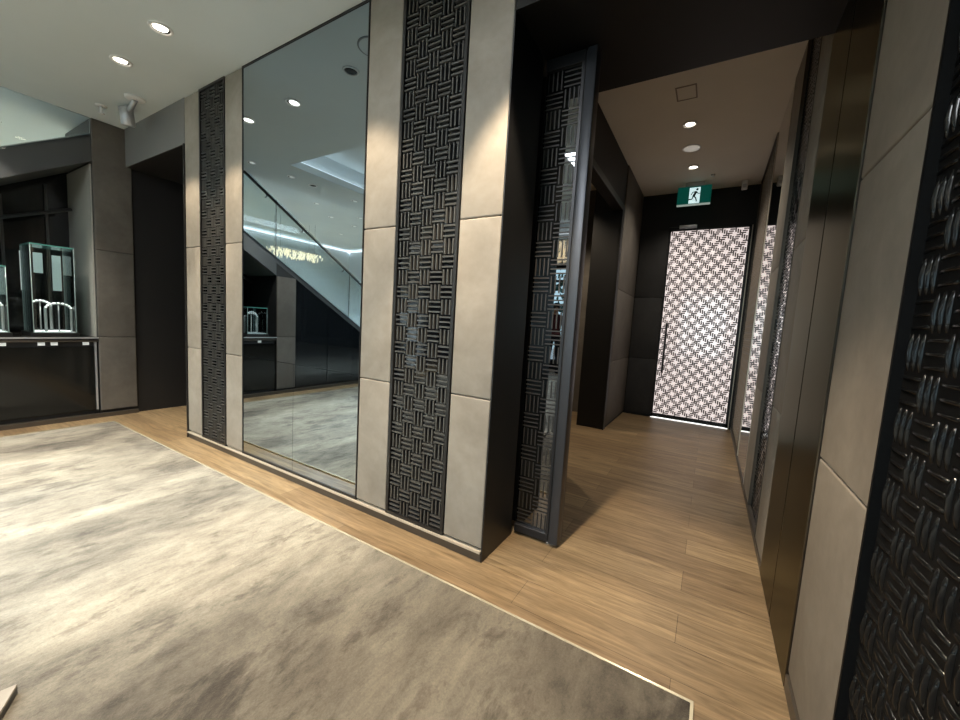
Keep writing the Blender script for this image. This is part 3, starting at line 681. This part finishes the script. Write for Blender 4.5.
# pale lit panels and posts on the niche back
lp = [(1.19, 1.25, 1.52, 2.0, 'leftmost'), (1.30, 1.38, 1.75, 2.0, 'second from left'), (1.46, 1.54, 1.54, 1.99, 'third from left'), (1.565, 1.61, 1.74, 1.99, 'rightmost')]
for (a, b_, c, d, w) in lp:
    tag(MB().box(-7.36, -7.35, a, b_, c, d, .002, 1)  .build('lightbox', M['panel_light']), f'pale lit panel behind the tallest vitrine, {w} of four', 'light panel', 'lit panels in the display niche')
for (a, b_, w) in ((.60, .70, 'left of the two behind the middle vitrine'), (.80, .88, 'right of the two behind the middle vitrine')):
    tag(MB().box(-7.36, -7.35, a, b_, 1.45, 1.85, .002, 1)  .build('lightbox', M['panel_light']), f'pale lit panel, {w}', 'light panel', 'lit panels in the display niche')
for k, q in enumerate((1.05, 1.42)):
    tag(MB().box(-7.36, -7.325, q, q + .025, 1.0, sl(q) - .38).build('niche_post', M['steel']), ['slim steel post behind the tallest vitrine, left one', 'slim steel post behind the tallest vitrine, right one'][k], 'post', 'posts in the display niche')
tag(MB().tube([(-7.0, .1, 1.93), (-7.0, 1.58, 2.56)], .02, 8).build('light_rail', M['steel']), 'sloping steel rail under the stair soffit above the vitrines', 'rail')

# ------------------------------------------------------------------ hall beyond the stair, shop front, street
hw = MB().box(-10.9, -10.8, YS, 2.2, 0, ZC + .17).box(-10.8, -7.46, 2.1, 2.2, 0, ZC + .17)
struct('wall_hall', hw, M['far_wall'], 'pale blue white wall of the bright hall beyond the stair', 'wall')
struct('trim_5', MB().box(-10.8, -10.74, YS, 2.1, ZC + .0, ZC + .04).box(-10.8, XE, -5.2, -5.14, ZC, ZC + .04), M['cove'], 'glowing cove line at the top of the hall wall behind the balustrade', 'cove light')
struct('wall_hall.001', MB().box(-10.8, -7.6, -5.3, -5.2, 0, ZC + .07), M['far_wall'], 'pale partition at the back of the bright hall', 'wall')
# shop front with windows
wins = [(-7.4, -5.4), (-5.2, -3.2), (-3.0, -.95), (-.75, 1.3), (1.5, 4.4)]
ZW0, ZW1, ZT = .28, 3.0, 3.08
sf = MB().box(-10.8, 4.6, YS - .2, YS, 0, ZW0).box(-10.8, 4.6, YS - .2, YS, 3.45, ZC + .17)
edges = [-10.8] + [q for w in wins for q in w] + [4.6]
for a, b_ in zip(edges[0::2], edges[1::2]): sf.box(a, b_, YS - .2, YS, ZW0, 3.45)
struct('wall_back', sf, M['window_frame'], 'dark shop front wall behind the camera with tall street windows', 'wall')
for i, (a, b_) in enumerate(wins):
    f = MB().box(a, b_, YS - .1, YS - .04, ZW1, ZT).box(a, a + .05, YS - .1, YS - .04, ZW0, 3.45).box(b_ - .05, b_, YS - .1, YS - .04, ZW0, 3.45).box(a, b_, YS - .1, YS - .04, ZW0, ZW0 + .05)
    o = struct(f'window_{i + 1}', f, M['window_frame'], f'tall shop front window {["far left", "left", "centre left", "centre", "right"][i]} behind the camera', 'window')
    MB().box(a + .05, b_ - .05, YS - .075, YS - .065, ZW0 + .05, ZW1).box(a + .05, b_ - .05, YS - .075, YS - .065, ZT, 3.45).build('pane', M['glass'], o)
struct('ground', MB().box(-16, 12, YS - 14, YS - .2, -.3, -.1), M['pavement'], 'grey street pavement outside the shop windows', 'pavement')
struct('wall_right.001', MB().box(XR + .25, 4.6, -1.6, -1.5, 0, ZC).box(4.6, 4.7, YS, -1.5, 0, ZC), M['dark_leather'], 'dark wall of the shop to the right behind the camera', 'wall')
# street trees seen as a teal shimmer in the reflections
def tree(x, y, h, label):
    t = thing('street_tree', (x, y, -.1), label, 'tree', 'street trees')
    MB().tube([(x, y, -.1), (x + .05, y, h * .45), (x, y, h * .6)], [.12, .09, .05], 8).build('trunk', M['window_frame'], t)
    cr = MB(); rnd = random.Random(int(x * 100))
    for k in range(260):
        p = Vector((rnd.gauss(0, .55), rnd.gauss(0, .5), rnd.gauss(0, .6))); q = p + Vector((x, y, h * .72))
        d = Vector((rnd.uniform(-1, 1), rnd.uniform(-1, 1), rnd.uniform(-1, 1))).normalized() * .16; e = d.orthogonal().normalized() * .12
        cr.add([q - d, q + e, q + d, q - e], [(0, 1, 2, 3)])
    cr.build('foliage', M['tree'], t)
tree(-5.1, -11.0, 3.4, 'dark street tree outside the left shop window, seen in reflections')
tree(2.6, -11.5, 3.6, 'dark street tree outside the right shop window, seen in reflections')

# chandeliers
def chandelier(x, y, z0, z1, lx, ly, label, n):
    t = thing('chandelier', (x, y, z1), label, 'chandelier', 'crystal chandeliers')
    MB().box(x - lx * .8, x + lx * .8, y - ly * .8, y + ly * .8, z1 + .0, z1 + .02).build('frame', M['chrome'], t)
    for sx in (-.7, .7):
        for sy in (-.7, .7):
            MB().tube([(x + sx * lx, y + sy * ly, z1 + .02), (x + sx * lx, y + sy * ly, ZC - .001)], .004, 6).build('wire', M['chrome'], t)
    cr = MB(); rnd = random.Random(5)
    for k in range(n):
        px, py = x + rnd.uniform(-lx, lx), y + rnd.uniform(-ly, ly); pz = rnd.uniform(z0, z1 - .02); h = rnd.uniform(.05, .11)
        dx, dy = rnd.uniform(-.03, .03), rnd.uniform(-.03, .03)
        cr.tube([(px, py, pz), (px + dx, py + dy, min(pz + h, z1))], rnd.uniform(.008, .014), 5, smooth=False)
    o = cr.build('crystals', M['crystal'], t); o['kind'] = 'stuff'
chandelier(-8.5, -1.7, 2.66, 2.86, .16, .62, 'long gold crystal chandelier in the hall behind the balustrade, seen in the mirror', 170)
chandelier(-3.25, -4.0, 2.94, 3.40, .55, .35, 'gold crystal chandelier reflected in the glass of the sliding door', 480)

# ------------------------------------------------------------------ the person reflected in the sliding door
def skin_mesh(name, nodes, edges, root, sub=2):
    me = bpy.data.meshes.new(name); me.from_pydata([n[0] for n in nodes], edges, [])
    o = bpy.data.objects.new(name, me); COL.objects.link(o)
    md = o.modifiers.new('s', 'SKIN'); md.use_smooth_shade = True
    for i, n in enumerate(nodes):
        sv = me.skin_vertices[0].data[i]; r = n[1]; sv.radius = r if isinstance(r, tuple) else (r, r); sv.use_root = (i == root)
    sb = o.modifiers.new('u', 'SUBSURF'); sb.levels = sub; sb.render_levels = sub
    dg = bpy.context.evaluated_depsgraph_get(); ev = o.evaluated_get(dg); m2 = bpy.data.meshes.new_from_object(ev)
    bpy.data.objects.remove(o); bpy.data.meshes.remove(me)
    return m2
def person(x, y, k, label):
    nodes = []; edges = []
    def n(p, r, par=None):
        nodes.append(((p[0], p[1], p[2]), r)); i = len(nodes) - 1
        if par is not None: edges.append((par, i))
        return i
    pel = n((0, 0, .93), (.16, .11)); wa = n((0, 0, 1.08), (.14, .10), pel); ch = n((0, 0, 1.28), (.165, .115), wa); st = n((0, -.01, 1.40), (.13, .09), ch)
    nk = n((0, 0, 1.49), .055, st); jaw = n((0, .025, 1.555), (.062, .072), nk); hd = n((0, .015, 1.63), (.075, .09), jaw); tp = n((0, 0, 1.69), (.055, .065), hd)
    for s in (-1, 1):
        sh = n((s * .17, -.01, 1.39), .06, st); el = n((s * .235, -.03, 1.12), .043, sh); wr = n((s * .22, .08, .90), .03, el)
        pa = n((s * .215, .11, .84), (.022, .036), wr)
        for j, fl in enumerate((.075, .085, .08, .065)):
            f1 = n((s * .212, .085 + j * .02, .79), .009, pa); n((s * .205, .09 + j * .02, .79 - fl * .6), .008, f1)
        t1 = n((s * .19, .135, .82), .010, pa); n((s * .178, .15, .79), .009, t1)
        hp = n((s * .09, 0, .86), .095, pel); kn = n((s * .105, .01, .49), .062, hp); an = n((s * .11, -.02, .09), .042, kn)
        he = n((s * .11, -.03, .045), .04, an); n((s * .125, .13, .035), .036, he)
    me = skin_mesh('body', nodes, edges, 0)
    for mm in ('skin', 'maroon', 'black_cloth'): me.materials.append(M[mm])
    for p in me.polygons:
        c = p.center
        hand = abs(c.x) > .15 and c.z < .92 and c.z > .6
        p.material_index = 0 if (c.z > 1.465 or hand) else (1 if c.z > .93 else 2)
        p.use_smooth = True
    rot = Matrix.Rotation(math.radians(-25), 4, 'Z')
    me.transform(rot @ Matrix.Scale(k, 4)); 
    t = bpy.data.objects.new('person', me); COL.objects.link(t); t.location = (x, y, .0); t['_w'] = (x, y, 0.0)
    tag(t, label, 'person')
    W = lambda p: tuple(Vector((x, y, 0)) + (rot @ (Vector(p) * k)))
    hr = MB()
    prof = [(.0005, .105), (.05, .095), (.083, .06), (.096, .01), (.092, -.04), (.08, -.07)]
    hr.lathe((0, 0, 0), prof, 20); hr.v = [W((p[0], p[1] * 1.08 - .012, p[2] + 1.655)) for p in hr.v]; hr.build('hair', M['hair'], t)
    fc = MB().tube([(0, .115, 1.655), (0, .128, 1.62), (0, .118, 1.605)], [.006, .012, .008], 8); fc.v = [W(p) for p in fc.v]; fc.build('nose', M['skin'], t)
    for s in (-1, 1):
        e = MB().lathe((s * .032, .098, 1.648), [(.0005, -.009), (.008, -.004), (.009, 0), (.008, .004), (.0005, .009)], 10); e.v = [W(p) for p in e.v]; e.build('eye', M['hair'], t)
        e = MB().lathe((s * .088, .01, 1.63), [(.0005, -.03), (.013, -.015), (.016, .01), (.0005, .03)], 10); e.v = [W(p) for p in e.v]; e.build('ear', M['skin'], t)
        e = MB().box(s * .12 - .045, s * .12 + .045, -.075, .17, .0, .075, .02, 3); e.v = [W(p) for p in e.v]; e.build('shoe', M['black_cloth'], t)
person(-4.28, -7.0, 1.27, 'person in maroon top and dark trousers by the window, reflected in the sliding door')

# ------------------------------------------------------------------ lights
def spot(name, loc, aim, energy, ang, blend=.25, col=(1, .82, .60), rad=.035):
    l = bpy.data.lights.new(name, 'SPOT'); l.energy = energy * S * S; l.spot_size = math.radians(ang); l.spot_blend = blend; l.color = col; l.shadow_soft_size = rad * S
    o = bpy.data.objects.new(name, l); COL.objects.link(o); o.location = loc
    o.rotation_euler = (Vector(aim) - Vector(loc)).to_track_quat('-Z', 'Y').to_euler(); return o
def area(name, loc, aim, energy, sx, sy, col=(1, 1, 1)):
    l = bpy.data.lights.new(name, 'AREA'); l.energy = energy * S * S; l.shape = 'RECTANGLE'; l.size = sx * S; l.size_y = sy * S; l.color = col
    o = bpy.data.objects.new(name, l); COL.objects.link(o); o.location = loc
    o.rotation_euler = (Vector(aim) - Vector(loc)).to_track_quat('-Z', 'Y').to_euler(); return o
WARM = (1, .83, .62)
for x, e in ((-4.685, 170), (-3.857, 205), (-2.12, 250), (-.85, 500)):
    spot('downlight_beam', (x, 1.39, ZC - .03), (x + .01, 1.58, 0), e, 66, .35, WARM)
for x, y, e in ((-5.92, .694, 210), (-5.89, .10, 130), (-5.897, -1.15, 110), (-4.7, .55, 215), (-3.7, -.1, 200), (-2.6, .45, 120)):
    spot('downlight_beam', (x, y, ZC - .03), (x + .02, y, 0), e, 84, .6, (1, .93, .81))
spot('downlight_beam', (-.43, 4.936, ZK - .03), (-.43, 4.95, 0), 85, 125, .7, (1, .91, .77))
spot('downlight_beam', (-.44, 6.18, ZK - .03), (-.44, 6.2, 0), 65, 125, .7, (1, .91, .77))
for x, yy in far[:6] + [(-8.0, 1.15)]:
    spot('hall_beam', (x, yy, ZC + .04), (x, yy - .01, 0), 1050, 130, .6, (.80, .93, 1.0))
for (a, b_, zt, lb) in VV:
    spot('vitrine_beam', (XE - .27, (a + b_) / 2, zt - .05), (XE - .28, (a + b_) / 2, 1.0), 90, 85, .5, (.95, 1, .96), .015)
area('tray_light', (-1.7, -2.2, ZC + .36), (-1.7, -2.2, 0), 240, 0.7, 3.0, (.93, .97, 1))
spot('side_room_beam', (-2.3, 5.0, ZK - .1), (-2.3, 5.6, 0), 160, 110, .5, WARM)
for a, b_ in wins:                                    # sampling portals for the street daylight
    o = area('daylight_portal', ((a + b_) / 2, YS + .02, (ZW0 + 3.45) / 2), ((a + b_) / 2, 0, (ZW0 + 3.45) / 2), 1, b_ - a, 3.45 - ZW0)
    o.data.cycles.is_portal = True

# world: overcast pale blue street sky
w = bpy.data.worlds.new('World'); SC.world = w; w.use_nodes = True
nt = w.node_tree; bg = nt.nodes['Background']
tc = N(nt, 'ShaderNodeTexCoord'); sx = N(nt, 'ShaderNodeSeparateXYZ'); nt.links.new(tc.outputs['Generated'], sx.inputs[0])
r = ramp(nt, [(0.45, (.40, .47, .50)), (0.52, (.55, .74, .84)), (0.8, (.80, .92, 1.0))])
mr = N(nt, 'ShaderNodeMapRange'); mr.inputs['From Min'].default_value = -1; nt.links.new(sx.outputs[2], mr.inputs['Value']); nt.links.new(mr.outputs[0], r.inputs['Fac'])
nt.links.new(r.outputs[0], bg.inputs['Color']); bg.inputs['Strength'].default_value = 4.5

# ------------------------------------------------------------------ camera
R3 = [[0.8555757565683287, 0.514300772389968, 0.059032535873145296], [0.0998871504088515, -0.05211805644309144, -0.9936328624677195], [-0.5079494876025876, 0.8560247798467502, -0.09596298417927404]]
cd = bpy.data.cameras.new('Camera'); cam = bpy.data.objects.new('Camera', cd); COL.objects.link(cam)
mw_ = Matrix(((R3[0][0], -R3[1][0], -R3[2][0], 0), (R3[0][1], -R3[1][1], -R3[2][1], 0), (R3[0][2], -R3[1][2], -R3[2][2], 1.45), (0, 0, 0, 1)))
cam.matrix_world = mw_
cd.sensor_width = 36; cd.lens = 383.787 / 960 * 36; cd.clip_start = .02; cd.clip_end = 200
SC.camera = cam

# ------------------------------------------------------------------ to metres
done = set()
for o in list(COL.objects):
    if o.type == 'MESH' and o.data.name not in done:
        done.add(o.data.name); o.data.transform(Matrix.Scale(S, 4))
    o.location = o.location * S
    if '_w' in o: del o['_w']

SC.view_settings.view_transform = 'Standard'
SC.view_settings.look = 'None'
SC.view_settings.exposure = 0.0
SC.cycles.max_bounces = 10; SC.cycles.glossy_bounces = 6; SC.cycles.transparent_max_bounces = 16
SC.cycles.sample_clamp_indirect = 4.0
SC.cycles.use_denoising = True
